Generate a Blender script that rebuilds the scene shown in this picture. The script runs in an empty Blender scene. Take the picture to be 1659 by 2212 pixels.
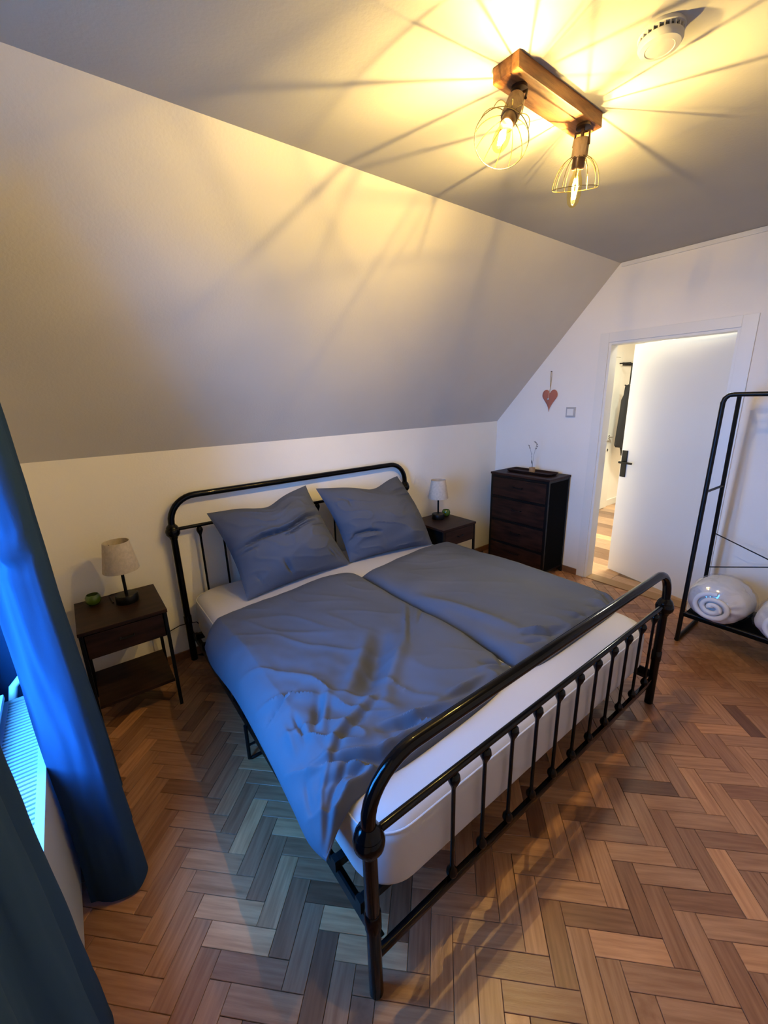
import bpy, bmesh, math, random
from mathutils import Vector, Matrix, noise
random.seed(7)
scene = bpy.context.scene
COL = scene.collection

# ------------------------------------------------------------------ camera, sky, lights, exposure
def cam_axes(yaw, pitch, roll):
    cy, sy, cp, sp = math.cos(yaw), math.sin(yaw), math.cos(pitch), math.sin(pitch)
    f = Vector((-sy*cp, cy*cp, sp)); r = Vector((cy, sy, 0)); u = r.cross(f)
    cr, sr = math.cos(roll), math.sin(roll)
    return cr*r + sr*u, -sr*r + cr*u, f
CAM = dict(cx=0.42, cy=-2.783, cz=1.663, yaw=-0.646, pitch=-0.27, roll=-0.029, f=895.14)
cam_d = bpy.data.cameras.new('camera'); cam = bpy.data.objects.new('camera', cam_d); COL.objects.link(cam)
R_, U_, F_ = cam_axes(CAM['yaw'], CAM['pitch'], CAM['roll'])
M = Matrix((R_, U_, -F_)).transposed().to_4x4(); M.translation = Vector((CAM['cx'], CAM['cy'], CAM['cz']))
cam.matrix_world = M
cam_d.sensor_fit = 'VERTICAL'; cam_d.sensor_height = 24.0; cam_d.lens = CAM['f']/2212*24.0
cam_d.clip_start = 0.02; cam_d.clip_end = 100
scene.camera = cam

w = bpy.data.worlds.new('sky'); scene.world = w; w.use_nodes = True
bg = w.node_tree.nodes['Background']
bg.inputs[0].default_value = (0.045, 0.33, 1.0, 1); bg.inputs[1].default_value = 45.0     # blue dusk sky

def area(name, loc, rot, sx, sy, power, color, portal=False):
    d = bpy.data.lights.new(name, 'AREA'); d.shape = 'RECTANGLE'; d.size = sx; d.size_y = sy
    d.energy = power; d.color = color
    o = bpy.data.objects.new(name, d); COL.objects.link(o); o.location = loc; o.rotation_euler = rot
    if portal: d.cycles.is_portal = True
    return o
area('window_portal', (-0.05, -1.575, 1.38), (0, math.radians(-90), 0), 1.50, 1.37, 1, (1, 1, 1), True)
area('hall_light', (5.0, -1.1, 2.56), (0, 0, 0), 0.5, 0.5, 100, (1.0, 0.98, 0.80))
BULB_POWER = 78.0
scene.view_settings.view_transform = 'Standard'
scene.view_settings.look = 'None'
scene.view_settings.gamma = 1.0
scene.view_settings.use_curve_mapping = False
scene.view_settings.exposure = 0.08
try:
    scene.cycles.use_denoising = True
    scene.cycles.max_bounces = 8; scene.cycles.diffuse_bounces = 7; scene.cycles.transparent_max_bounces = 12
    scene.cycles.sample_clamp_indirect = 4.0
except Exception: pass

# ------------------------------------------------------------------ materials
def mat(name, col, rough=0.6, metal=0.0, col2=None, nscale=20.0, bump=0.0, bscale=200.0, stretch=None, coat=0.0, spec=0.5,
        emit=None, estr=0.0, alpha=None, trans=0.0, sheen=0.0, vary=None, gloss_var=0.0):
    m = bpy.data.materials.new(name); m.use_nodes = True
    nt = m.node_tree; N = nt.nodes; L = nt.links; b = N['Principled BSDF']
    b.inputs['Base Color'].default_value = (*col, 1); b.inputs['Roughness'].default_value = rough
    b.inputs['Metallic'].default_value = metal
    b.inputs['Coat Weight'].default_value = coat; b.inputs['Specular IOR Level'].default_value = spec
    b.inputs['Transmission Weight'].default_value = trans
    b.inputs['Sheen Weight'].default_value = sheen
    if emit: b.inputs['Emission Color'].default_value = (*emit, 1); b.inputs['Emission Strength'].default_value = estr
    if alpha is not None: b.inputs['Alpha'].default_value = alpha
    tc = N.new('ShaderNodeTexCoord'); vec = tc.outputs['Object']
    if stretch:
        mp = N.new('ShaderNodeMapping'); mp.inputs['Scale'].default_value = stretch
        L.new(vec, mp.inputs['Vector']); vec = mp.outputs['Vector']
        if vary:
            # shift the grain per piece
            ad = N.new('ShaderNodeVectorMath'); ad.operation = 'ADD'; L.new(vec, ad.inputs[0])
            src = rnd_source(N, L, vary)
            ml = N.new('ShaderNodeVectorMath'); ml.operation = 'SCALE'; ml.inputs[0].default_value = (37, 91, 53)
            L.new(src, ml.inputs['Scale']); L.new(ml.outputs[0], ad.inputs[1]); vec = ad.outputs[0]
    out = None
    if col2:
        n = N.new('ShaderNodeTexNoise'); n.inputs['Scale'].default_value = nscale; n.inputs['Detail'].default_value = 5
        L.new(vec, n.inputs['Vector'])
        rp = N.new('ShaderNodeValToRGB'); rp.color_ramp.elements[0].position = 0.32; rp.color_ramp.elements[1].position = 0.68
        rp.color_ramp.elements[0].color = (*col, 1); rp.color_ramp.elements[1].color = (*col2, 1)
        L.new(n.outputs['Fac'], rp.inputs['Fac']); out = rp.outputs['Color']
    if vary:
        src = rnd_source(N, L, vary)
        r2 = N.new('ShaderNodeValToRGB'); e = r2.color_ramp.elements
        e[0].position = 0; e[0].color = (0.40, 0.34, 0.30, 1); e[1].position = 1; e[1].color = (1.75, 1.65, 1.35, 1)
        for p_, c_ in ((0.12, (0.72, 0.62, 0.56, 1)), (0.5, (0.98, 0.96, 0.92, 1)), (0.88, (1.22, 1.18, 1.05, 1))):
            q = e.new(p_); q.color = c_
        L.new(src, r2.inputs['Fac'])
        mx = N.new('ShaderNodeMix'); mx.data_type = 'RGBA'; mx.blend_type = 'MULTIPLY'; mx.inputs['Factor'].default_value = 1
        L.new(out, mx.inputs['A']); L.new(r2.outputs['Color'], mx.inputs['B']); out = mx.outputs['Result']
    if out: L.new(out, b.inputs['Base Color'])
    if bump:
        n2 = N.new('ShaderNodeTexNoise'); n2.inputs['Scale'].default_value = bscale; n2.inputs['Detail'].default_value = 3
        L.new(vec, n2.inputs['Vector'])
        bp = N.new('ShaderNodeBump'); bp.inputs['Strength'].default_value = bump; bp.inputs['Distance'].default_value = 0.002
        L.new(n2.outputs['Fac'], bp.inputs['Height']); L.new(bp.outputs['Normal'], b.inputs['Normal'])
    if gloss_var:
        n3 = N.new('ShaderNodeTexNoise'); n3.inputs['Scale'].default_value = 8
        L.new(vec, n3.inputs['Vector'])
        mr = N.new('ShaderNodeMapRange'); mr.inputs['To Min'].default_value = rough-gloss_var; mr.inputs['To Max'].default_value = rough+gloss_var
        L.new(n3.outputs['Fac'], mr.inputs['Value']); L.new(mr.outputs['Result'], b.inputs['Roughness'])
    return m
def rnd_source(N, L, vary):
    if vary == 'object':
        o = N.new('ShaderNodeObjectInfo'); return o.outputs['Random']
    a = N.new('ShaderNodeAttribute'); a.attribute_name = 'rnd'; return a.outputs['Fac']
def clear_mat(name, fac, tint=(1, 1, 1), rough=0.05):
    """thin clear glass or film: mostly see-through with a glossy skin"""
    m = bpy.data.materials.new(name); m.use_nodes = True; nt = m.node_tree; nt.nodes.clear()
    o = nt.nodes.new('ShaderNodeOutputMaterial'); t = nt.nodes.new('ShaderNodeBsdfTransparent'); g = nt.nodes.new('ShaderNodeBsdfGlossy')
    t.inputs[0].default_value = (*tint, 1); g.inputs['Roughness'].default_value = rough
    mx = nt.nodes.new('ShaderNodeMixShader'); mx.inputs[0].default_value = fac
    nt.links.new(t.outputs[0], mx.inputs[1]); nt.links.new(g.outputs[0], mx.inputs[2]); nt.links.new(mx.outputs[0], o.inputs[0])
    return m

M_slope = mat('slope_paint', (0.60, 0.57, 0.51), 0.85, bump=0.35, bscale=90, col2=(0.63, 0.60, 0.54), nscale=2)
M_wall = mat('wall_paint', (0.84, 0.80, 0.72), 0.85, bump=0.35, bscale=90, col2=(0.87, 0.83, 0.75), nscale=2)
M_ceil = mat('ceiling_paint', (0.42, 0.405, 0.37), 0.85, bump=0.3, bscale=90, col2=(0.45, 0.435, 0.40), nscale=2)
M_white = mat('white_lacquer', (0.80, 0.78, 0.71), 0.4)
M_black = mat('black_gloss_metal', (0.0015, 0.0015, 0.002), 0.12, metal=0.0, spec=0.22)
M_blackm = mat('black_matt_metal', (0.003, 0.003, 0.0035), 0.4, spec=0.25)
M_blackf = mat('black_fabric', (0.002, 0.002, 0.002), 0.95, bump=0.3, bscale=400, spec=0.1)
M_dwood = mat('dark_brown_wood', (0.011, 0.005, 0.0035), 0.45, col2=(0.030, 0.013, 0.009), nscale=6, stretch=(1, 6, 6), bump=0.2, bscale=60, spec=0.2)
M_dwood_y = mat('dark_brown_wood_grain_y', (0.009, 0.0035, 0.0025), 0.5, col2=(0.032, 0.013, 0.008), nscale=6, stretch=(6, 1, 6), bump=0.2, bscale=60, spec=0.2)
M_parq = mat('oak_parquet', (0.24, 0.110, 0.056), 0.36, col2=(0.37, 0.195, 0.110), nscale=5, stretch=(1.2, 16, 16), bump=0.15, bscale=30, vary='object', gloss_var=0.07)
M_parqs = mat('oak_parquet_far', (0.24, 0.110, 0.056), 0.36, col2=(0.37, 0.195, 0.110), nscale=6, stretch=(5, 5, 5), bump=0.1, bscale=30, vary='attr', gloss_var=0.07)
M_gap = mat('parquet_gap', (0.012, 0.006, 0.004), 0.9)
M_bboard = mat('brown_baseboard', (0.16, 0.07, 0.03), 0.45, col2=(0.22, 0.10, 0.045), nscale=8, stretch=(8, 1, 8))
M_duvet = mat('blue_grey_cotton', (0.070, 0.080, 0.106), 0.9, bump=0.12, bscale=900, spec=0.2, col2=(0.078, 0.088, 0.116), nscale=4)
M_sheet = mat('white_sheet', (0.46, 0.45, 0.47), 0.9, bump=0.15, bscale=500)
M_curt = mat('blue_grey_curtain', (0.018, 0.042, 0.092), 0.95, bump=0.15, bscale=700, spec=0.1)
M_rustic = mat('rustic_lamp_wood', (0.12, 0.040, 0.010), 0.5, col2=(0.34, 0.15, 0.05), nscale=5, stretch=(2, 12, 12), bump=0.4, bscale=40)
M_driftw = mat('lamp_socket_wood', (0.16, 0.09, 0.04), 0.6, col2=(0.36, 0.24, 0.13), nscale=6, stretch=(10, 10, 2), bump=0.4, bscale=60)
M_brown = mat('dark_bronze', (0.05, 0.025, 0.015), 0.4, metal=0.6)
M_wire = mat('brass_wire', (0.12, 0.09, 0.035), 0.35, metal=0.9)
M_fil = mat('filament', (1, 0.8, 0.4), 0.5, emit=(1.0, 0.70, 0.26), estr=32.0)
M_bulb = clear_mat('bulb_glass', 0.07, (1.0, 0.93, 0.62), 0.02)
M_shade = mat('linen_shade', (0.50, 0.43, 0.34), 0.9, bump=0.4, bscale=300, col2=(0.62, 0.53, 0.42), nscale=60)
M_green = mat('green_glass', (0.06, 0.11, 0.012), 0.25, coat=0.3, spec=0.5)
M_grey = mat('smoke_alarm_plastic', (0.44, 0.43, 0.41), 0.5)
M_greyd = mat('dark_slot', (0.08, 0.075, 0.07), 0.7)
M_heart = mat('coral_felt', (0.42, 0.15, 0.10), 0.95, bump=0.5, bscale=300)
M_string = mat('jute_string', (0.25, 0.17, 0.07), 0.9)
M_bell = mat('silver_bell', (0.7, 0.68, 0.62), 0.2, metal=1.0)
M_chrome = mat('chrome', (0.6, 0.6, 0.6), 0.2, metal=1.0)
M_tan = mat('tan_wood', (0.34, 0.20, 0.09), 0.6, col2=(0.42, 0.26, 0.12), nscale=30)
M_sprig = mat('dried_sprig', (0.14, 0.12, 0.09), 0.8)
M_down = mat('white_bedding', (0.70, 0.69, 0.68), 0.85, bump=0.3, bscale=60)
M_film = clear_mat('plastic_film', 0.14, (0.97, 0.97, 0.98), 0.12)
M_pane = clear_mat('window_glass', 0.05, (0.96, 0.98, 1.0), 0.02)
M_coat = mat('black_coat_cloth', (0.012, 0.012, 0.014), 0.9, bump=0.3, bscale=100)
M_lam = mat('hall_laminate', (0.34, 0.20, 0.12), 0.28, col2=(0.46, 0.30, 0.19), nscale=6, stretch=(14, 1.2, 14), vary='object')
M_rad = mat('radiator_enamel', (0.42, 0.42, 0.41), 0.4)
M_ground = mat('outside_ground', (0.05, 0.07, 0.05), 0.9)
M_cork = mat('threshold', (0.30, 0.17, 0.07), 0.5)

# ------------------------------------------------------------------ mesh helpers
def nb(): return bmesh.new()
def box(bm, x0, x1, y0, y1, z0, z1, bev=0.0, mi=None):
    vs = [bm.verts.new((x, y, z)) for z in (z0, z1) for y in (y0, y1) for x in (x0, x1)]
    fs = [bm.faces.new([vs[i] for i in q]) for q in ((0,2,3,1),(4,5,7,6),(0,1,5,4),(2,6,7,3),(1,3,7,5),(0,4,6,2))]
    if bev:
        es = list({e for f in fs for e in f.edges})
        bmesh.ops.bevel(bm, geom=es, offset=bev, segments=2, affect='EDGES', profile=0.7)
    return bm
def frame_from(d):
    d = d.normalized(); a = Vector((0, 0, 1)) if abs(d.z) < 0.9 else Vector((1, 0, 0))
    u = d.cross(a).normalized(); return u, d.cross(u).normalized()
def tube(bm, pts, r, n=12, caps=True, closed=False):
    pts = [Vector(p) for p in pts]; rs = r if isinstance(r, (list, tuple)) else [r]*len(pts)
    rings = []; u = None
    for i, p in enumerate(pts):
        if closed: d = (pts[(i+1) % len(pts)] - pts[i-1]).normalized()
        else:
            a = pts[max(i-1, 0)]; b = pts[min(i+1, len(pts)-1)]; d = (b-a).normalized()
        if u is None: u, v = frame_from(d)
        else:
            u = (u - d*u.dot(d)).normalized(); v = d.cross(u)
        rings.append([bm.verts.new(p + (u*math.cos(2*math.pi*k/n) + v*math.sin(2*math.pi*k/n))*rs[i]) for k in range(n)])
    m = len(rings)
    for i in range(m if closed else m-1):
        A, B = rings[i], rings[(i+1) % m]
        for k in range(n): bm.faces.new((A[k], A[(k+1) % n], B[(k+1) % n], B[k]))
    if caps and not closed:
        bm.faces.new(rings[0][::-1]); bm.faces.new(rings[-1])
    return bm
def lathe(bm, prof, c=(0, 0, 0), axis=(0, 0, 1), n=24):
    """prof: (radius, height) pairs along the axis"""
    c = Vector(c); ax = Vector(axis).normalized(); u, v = frame_from(ax)
    rings = []
    for r, h in prof:
        r = max(r, 1e-5)
        rings.append([bm.verts.new(c + ax*h + (u*math.cos(2*math.pi*k/n) + v*math.sin(2*math.pi*k/n))*r) for k in range(n)])
    for A, B in zip(rings, rings[1:]):
        for k in range(n): bm.faces.new((A[k], A[(k+1) % n], B[(k+1) % n], B[k]))
    bm.faces.new(rings[0][::-1]); bm.faces.new(rings[-1])
    return bm
def prism(bm, poly, origin, e1, e2, thick):
    """polygon in the plane origin + a*e1 + b*e2, extruded along e1 x e2 by thick"""
    o = Vector(origin); e1 = Vector(e1); e2 = Vector(e2); n = e1.cross(e2).normalized()*thick
    A = [bm.verts.new(o + e1*a + e2*b) for a, b in poly]; B = [bm.verts.new(v.co + n) for v in A]
    bm.faces.new(A[::-1]); bm.faces.new(B)
    for i in range(len(A)): j = (i+1) % len(A); bm.faces.new((A[i], A[j], B[j], B[i]))
    return bm
def obj(name, bm, m, parent=None, smooth=False, label=None, cat=None, group=None, kind=None, world_parent=False):
    bmesh.ops.recalc_face_normals(bm, faces=bm.faces[:])
    me = bpy.data.meshes.new(name); bm.to_mesh(me); bm.free()
    for mm in (m if isinstance(m, (list, tuple)) else [m]): me.materials.append(mm)
    if smooth:
        me.polygons.foreach_set('use_smooth', [True]*len(me.polygons))
        try: me.set_sharp_from_angle(angle=math.radians(40))
        except Exception: pass
    o = bpy.data.objects.new(name, me); COL.objects.link(o)
    if parent: o.parent = parent
    tag(o, label, cat, group, kind)
    return o
def tag(o, label=None, cat=None, group=None, kind=None):
    if label: o['label'] = label
    if cat: o['category'] = cat
    if group: o['group'] = group
    if kind: o['kind'] = kind
def thing(name, loc, label, cat, group=None, rz=0):
    o = bpy.data.objects.new(name, None); COL.objects.link(o); o.empty_display_size = 0.05
    o.location = loc; o.rotation_euler = (0, 0, rz); tag(o, label, cat, group); return o
def struct(name, bm, m, label=None, parent=None, smooth=False):
    return obj(name, bm, m, parent, smooth, label, None, None, None if parent else 'structure')
def copy_thing(o, loc, label, rz=0):
    c = o.copy(); COL.objects.link(c); c.location = loc; c.rotation_euler = (0, 0, rz); c['label'] = label
    for ch in list(o.children):
        d = ch.copy(); COL.objects.link(d); d.parent = c
        for g in ch.children:
            e = g.copy(); COL.objects.link(e); e.parent = d
    return c

# ------------------------------------------------------------------ dimensions (metres, x along the headboard wall, y towards it, z up)
XR, HK, YS, HC = 4.027, 1.391, 1.083, 2.595
XL, YF = 0.0, -3.7
WT = 0.108                    # thickness of the door wall
DL, DR, DH = -1.062, -1.895, 2.035
WY0, WY1, WZ0, WZ1 = -2.25, -0.90, 0.64, 2.12

# ------------------------------------------------------------------ room shell
struct('wall_back', box(nb(), -0.25, XR+WT, 0, 0.12, -0.1, HK+0.05), M_wall, 'low cream knee wall behind the bed')
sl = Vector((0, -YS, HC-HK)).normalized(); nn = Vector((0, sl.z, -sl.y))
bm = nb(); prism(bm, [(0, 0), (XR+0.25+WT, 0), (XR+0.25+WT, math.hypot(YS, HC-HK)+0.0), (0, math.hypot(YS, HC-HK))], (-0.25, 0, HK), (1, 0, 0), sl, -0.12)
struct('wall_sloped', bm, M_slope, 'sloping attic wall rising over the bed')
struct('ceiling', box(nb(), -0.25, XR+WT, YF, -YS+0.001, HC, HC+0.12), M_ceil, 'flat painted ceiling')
bm = nb()
for (y0, y1, z0, z1) in ((DL, 0.1, -0.1, 2.8), (YF-0.1, DR, -0.1, 2.8), (DR, DL, DH, 2.8)): box(bm, XR, XR+WT, y0, y1, z0, z1)
struct('wall_right', bm, M_wall, 'cream end wall with the doorway')
bm = nb()
for (y0, y1, z0, z1) in ((WY1, 0.1, -0.1, 2.8), (YF-0.1, WY0, -0.1, 2.8), (WY0, WY1, -0.1, WZ0), (WY0, WY1, WZ1, 2.8)): box(bm, -0.25, XL, y0, y1, z0, z1)
struct('wall_left', bm, M_wall, 'gable wall with the window')
struct('wall_front', box(nb(), -0.25, XR+WT, YF-0.12, YF, -0.1, 2.8), M_wall)
# window
win = struct('window_1', box(nb(), -0.12, -0.07, WY0, WY1, WZ0, WZ0+0.05), M_white, 'white framed window behind the curtains')
bm = nb()
box(bm, -0.12, -0.07, WY0, WY1, WZ1-0.05, WZ1); box(bm, -0.12, -0.07, WY0, WY0+0.05, WZ0+0.05, WZ1-0.05); box(bm, -0.12, -0.07, WY1-0.05, WY1, WZ0+0.05, WZ1-0.05)
box(bm, -0.11, -0.08, -1.595, -1.565, WZ0+0.05, WZ1-0.05)
obj('window_frame', bm, M_white, win)
obj('pane', box(nb(), -0.098, -0.094, WY0+0.05, -1.595, WZ0+0.05, WZ1-0.05), M_pane, win)
obj('pane', box(nb(), -0.098, -0.094, -1.565, WY1-0.05, WZ0+0.05, WZ1-0.05), M_pane, win)
obj('window_sill', box(nb(), -0.07, 0.068, WY0-0.03, -0.875, 0.622, 0.642, 0.004), M_white, win)
obj('ground', box(nb(), -40, -0.3, -30, 30, -6.2, -6.0), M_ground, None, label='dark garden ground below the window', kind='structure')
bpy.data.objects['ground'].name = 'ground'

# ---- parquet: herringbone of oak blocks, 22.4 x 6.9 cm, at 45 degrees
Lb, Wb, G = 0.2235, 0.0690, 0.0006
S2 = math.sqrt(0.5)
O = Vector((1.4175, -2.4665))
eu, ev = Vector((S2, -S2)), Vector((S2, S2))
struct('floor', box(nb(), -0.05, XR+WT, YF, 0.02, -0.12, -0.006), M_gap, 'oak herringbone parquet floor')
floor = bpy.data.objects['floor']
def in_view(p):
    d = Vector(p) - cam.location; z = d.dot(F_)
    if z < 0.1: return None
    px = 829.5 + 895.14*d.dot(R_)/z; py = 1106 - 895.14*d.dot(U_)/z
    return z if (-60 < px < 1720 and 1150 < py < 2270) else None
blocks = []
for i in range(-45, 60):
    for j in range(-12, 16):
        base = (i*Wb + j*(Lb+Wb), -i*Wb + j*(Lb-Wb))
        for t in (0, 1):
            if t == 0: u0, v0, du, dv = base[0], base[1], Lb, Wb
            else: u0, v0, du, dv = base[0]+Lb, base[1], Wb, Lb
            c = O + eu*(u0+du/2) + ev*(v0+dv/2)
            if not (-0.02 < c.x < XR+WT-0.02 and YF+0.02 < c.y < -0.02): continue
            hidden = (0.95 < c.x < 2.6 and -0.9 < c.y < 0) or (3.72 < c.x < 4.0 and -0.78 < c.y < -0.2)
            blocks.append((c.x, c.y, t, None if hidden else in_view((c.x, c.y, 0))))
vis = sorted([b for b in blocks if b[3] is not None], key=lambda b: b[3])
near = vis[:300]; rest = vis[300:] + [b for b in blocks if b[3] is None]
def block_mesh(k):
    bm = nb(); h = 0.0003*k
    box(bm, -Lb/2+G, Lb/2-G, -Wb/2+G, Wb/2-G, -0.010, 0.0)
    top = [f for f in bm.faces if f.normal.z > 0.9 or all(v.co.z > -1e-6 for v in f.verts)]
    es = list({e for f in top for e in f.edges})
    bmesh.ops.bevel(bm, geom=es, offset=0.0012, segments=1, affect='EDGES')
    bmesh.ops.recalc_face_normals(bm, faces=bm.faces[:])
    me = bpy.data.meshes.new('parquet_block'); bm.to_mesh(me); bm.free(); me.materials.append(M_parq); return me
bmesh_shared = block_mesh(0)
for (x, y, t, z) in near:
    o = bpy.data.objects.new('parquet_block', bmesh_shared); COL.objects.link(o); o.parent = floor
    o.location = (x, y, -random.random()*0.0012); o.rotation_euler = (random.uniform(-.004, .004), random.uniform(-.003, .003), math.radians(-45 if t == 0 else 45) + random.uniform(-.004, .004))
verts, faces, rnds = [], [], []
for (x, y, t, z) in rest:
    a = math.radians(-45 if t == 0 else 45); ca, sa = math.cos(a), math.sin(a); b0 = len(verts)
    zt = -random.random()*0.0012; lx, ly = Lb/2-G-0.0004, Wb/2-G-0.0004
    for zz, e in ((-0.008, 0), (zt-0.001, 0), (zt, 0.001)):
        for sx, sy in ((-1, -1), (1, -1), (1, 1), (-1, 1)):
            px, py = sx*(lx-e), sy*(ly-e); verts.append((x+px*ca-py*sa, y+px*sa+py*ca, zz))
    for l in (0, 4):
        for k in range(4): faces.append((b0+l+k, b0+l+(k+1) % 4, b0+l+4+(k+1) % 4, b0+l+4+k))
    faces.append((b0+8, b0+9, b0+10, b0+11)); r = random.random(); rnds += [r]*9
me = bpy.data.meshes.new('parquet_blocks'); me.from_pydata(verts, [], faces); me.materials.append(M_parqs)
at = me.attributes.new('rnd', 'FLOAT', 'FACE'); at.data.foreach_set('value', rnds)
o = bpy.data.objects.new('parquet_blocks', me); COL.objects.link(o); o.parent = floor; o['kind'] = 'stuff'

# ---- trims
bm = nb()
box(bm, XR-0.014, XR-0.001, DL, DL+0.072, 0, 2.107, 0.003); box(bm, XR-0.014, XR-0.001, DR-0.082, DR, 0, 2.107, 0.003); box(bm, XR-0.014, XR-0.001, DR, DL, DH, 2.107, 0.003)
tr = struct('trim_1', bm, M_white, 'flat white door casing')
bm = nb()
box(bm, XR-0.001, XR+WT+0.002, DL-0.018, DL, 0, DH); box(bm, XR-0.001, XR+WT+0.002, DR, DR+0.018, 0, DH); box(bm, XR-0.001, XR+WT+0.002, DR+0.018, DL-0.018, DH-0.018, DH)
obj('door_jamb', bm, M_white, tr)
obj('threshold', box(nb(), XR-0.005, XR+WT+0.01, DR+0.018, DL-0.018, -0.004, 0.006, 0.002), M_cork, tr)
bm = nb(); prism(bm, [(0, 0), (0.022, 0), (0.018, -0.012), (0.010, -0.024), (0, -0.028)], (XR-0.0225, YF, HC-0.001), (1, 0, 0), (0, 0, 1), -(YF+YS+0.01)*-1)
bm.free(); bm = nb()
box(bm, XR-0.016, XR-0.001, YF, -YS-0.012, HC-0.030, HC-0.001, 0.004)
struct('trim_2', bm, M_white, 'narrow white moulding between ceiling and end wall')
struct('baseboard_right', box(nb(), XR-0.015, XR-0.001, DL+0.073, -0.001, 0, 0.055, 0.003), M_bboard, 'low brown wooden baseboard between chest of drawers and door')
struct('baseboard_right_far', box(nb(), XR-0.015, XR-0.001, YF, DR-0.083, 0, 0.055, 0.003), M_bboard)
bpy.data.objects['baseboard_right_far'].name = 'baseboard_right.001'
struct('baseboard_back', box(nb(), 0.001, XR-0.016, -0.015, -0.001, 0, 0.055, 0.003), M_bboard)

# ---- bedroom door: opens into the hall
n0 = Vector((4.355, -1.120)); n1 = Vector((4.145, -1.900)); e = (n1-n0).normalized()
ang = math.atan2(e.y, e.x)
door = bpy.data.objects.new('door_1', None); COL.objects.link(door); door.location = (n0.x, n0.y, 0); door.rotation_euler = (0, 0, ang)
tag(door, 'white flush bedroom door standing ajar into the hall', kind='structure')
W_ = (n1-n0).length
obj('door_leaf', box(nb(), 0, W_, -0.0, 0.040, 0.012, 2.030, 0.003), M_white, door)
# local +x runs from the free edge to the hinges; room side is local -y
hd = obj('handle_plate', box(nb(), 0.012, 0.062, -0.010, -0.0005, 0.915, 1.150, 0.002), M_blackm, door, label='long black handle plate')
bm = nb(); tube(bm, [(0.034, -0.005, 1.048), (0.034, -0.055, 1.048)], 0.009); tube(bm, [(0.024, -0.052, 1.048), (0.06, -0.053, 1.048), (0.145, -0.050, 1.048)], [0.010, 0.010, 0.009])
obj('lever', bm, M_blackm, hd, True)
bm = nb()
for z in (0.25, 1.8): tube(bm, [(W_+0.004, 0.012, z-0.045), (W_+0.004, 0.012, z+0.045)], 0.007)
obj('hinge', bm, M_chrome, door, True)

# ---- hall
HX = 7.3
struct('floor_hall', box(nb(), XR+WT, HX, -3.4, 0.0, -0.12, -0.010), M_gap, 'wood laminate hall floor')
fh = bpy.data.objects['floor_hall']
pm = nb(); box(pm, -0.0745, 0.0745, -0.62, 0.62, -0.009, 0.0, 0.001)
pme = bpy.data.meshes.new('plank'); bmesh.ops.recalc_face_normals(pm, faces=pm.faces[:]); pm.to_mesh(pme); pm.free(); pme.materials.append(M_lam)
k = 0; x = XR+WT+0.075
while x < HX-0.05:
    y = -0.62 - (0.41*k % 1.24)*0 ; off = (0.47*k) % 1.24
    y = -0.62-off*0.0
    for q in range(3):
        yy = -0.625 - off*(1 if q else 0) - 1.245*q
        yc = -0.62 - q*1.243
        o = bpy.data.objects.new('plank', pme); COL.objects.link(o); o.parent = fh; o.location = (x, yc, 0)
    x += 0.150; k += 1
struct('wall_hall_end', box(nb(), XR+WT, HX, 0, 0.1, -0.1, 2.7), M_wall)
bm = nb(); box(bm, 6.632, HX, -0.018, -0.001, 0, 0.095, 0.004)
struct('baseboard_hall', bm, M_white, 'white baseboard in the hall')
struct('wall_hall_far', box(nb(), HX, HX+0.1, -3.4, 0.1, -0.1, 2.7), M_wall)
struct('wall_hall_near', box(nb(), XR+WT, HX, -3.5, -3.4, -0.1, 2.7), M_wall)
struct('ceiling_hall', box(nb(), XR+WT, HX, -3.4, 0.0, 2.6, 2.7), M_ceil)
bm = nb(); box(bm, 5.68, 5.75, -0.03, -0.001, 0, 2.16); box(bm, 6.55, 6.625, -0.03, -0.001, 0, 2.16); box(bm, 5.75, 6.55, -0.03, -0.001, 2.09, 2.16)
struct('trim_3', bm, M_white, 'white casing of the far hall door')
d2 = bpy.data.objects.new('door_2', None); COL.objects.link(d2); d2.location = (5.75, -0.03, 0); tag(d2, 'white closed door at the end of the hall', kind='structure')
obj('door_leaf', box(nb(), 0.004, 0.796, -0.012, 0.02, 0.008, 2.085, 0.003), M_white, d2)
bm = nb(); lathe(bm, [(0.026, 0), (0.026, 0.006), (0.010, 0.010), (0.010, 0.045)], (0.69, -0.0125, 1.045), (0, -1, 0), 16); tube(bm, [(0.70, -0.055, 1.045), (0.585, -0.055, 1.045)], 0.009)
hh = obj('handle', bm, M_chrome, d2, True)
obj('keyhole_plate', lathe(nb(), [(0.022, 0), (0.022, 0.005), (0.012, 0.008)], (0.69, -0.0125, 0.86), (0, -1, 0), 16), M_chrome, d2, True)
# coat and hook rack on the hall wall
hk = thing('coat_rack', (6.60, -0.02, 1.70), 'black wall hook rack seen through the door gap', 'coat rack')
bm = nb(); box(bm, -0.20, 0.60, -0.003, 0.018, 0.29, 0.33, 0.003); obj('rail', bm, M_blackm, hk)
for xx in (-0.085, 0.25):
    bm = nb(); tube(bm, [(xx, 0, 0.31), (xx, -0.16, 0.31), (xx, -0.18, 0.29), (xx, -0.18, 0.04), (xx, -0.15, 0.02), (xx, -0.12, 0.03)], 0.008); obj('hook', bm, M_blackm, hk, True)
def lofted(rings):
    bm = nb(); R = [[bm.verts.new(p) for p in r] for r in rings]; n = len(R[0])
    for A, B in zip(R, R[1:]):
        for k in range(n): bm.faces.new((A[k], A[(k+1) % n], B[(k+1) % n], B[k]))
    bm.faces.new(R[0][::-1]); bm.faces.new(R[-1]); return bm
rings = []
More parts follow.
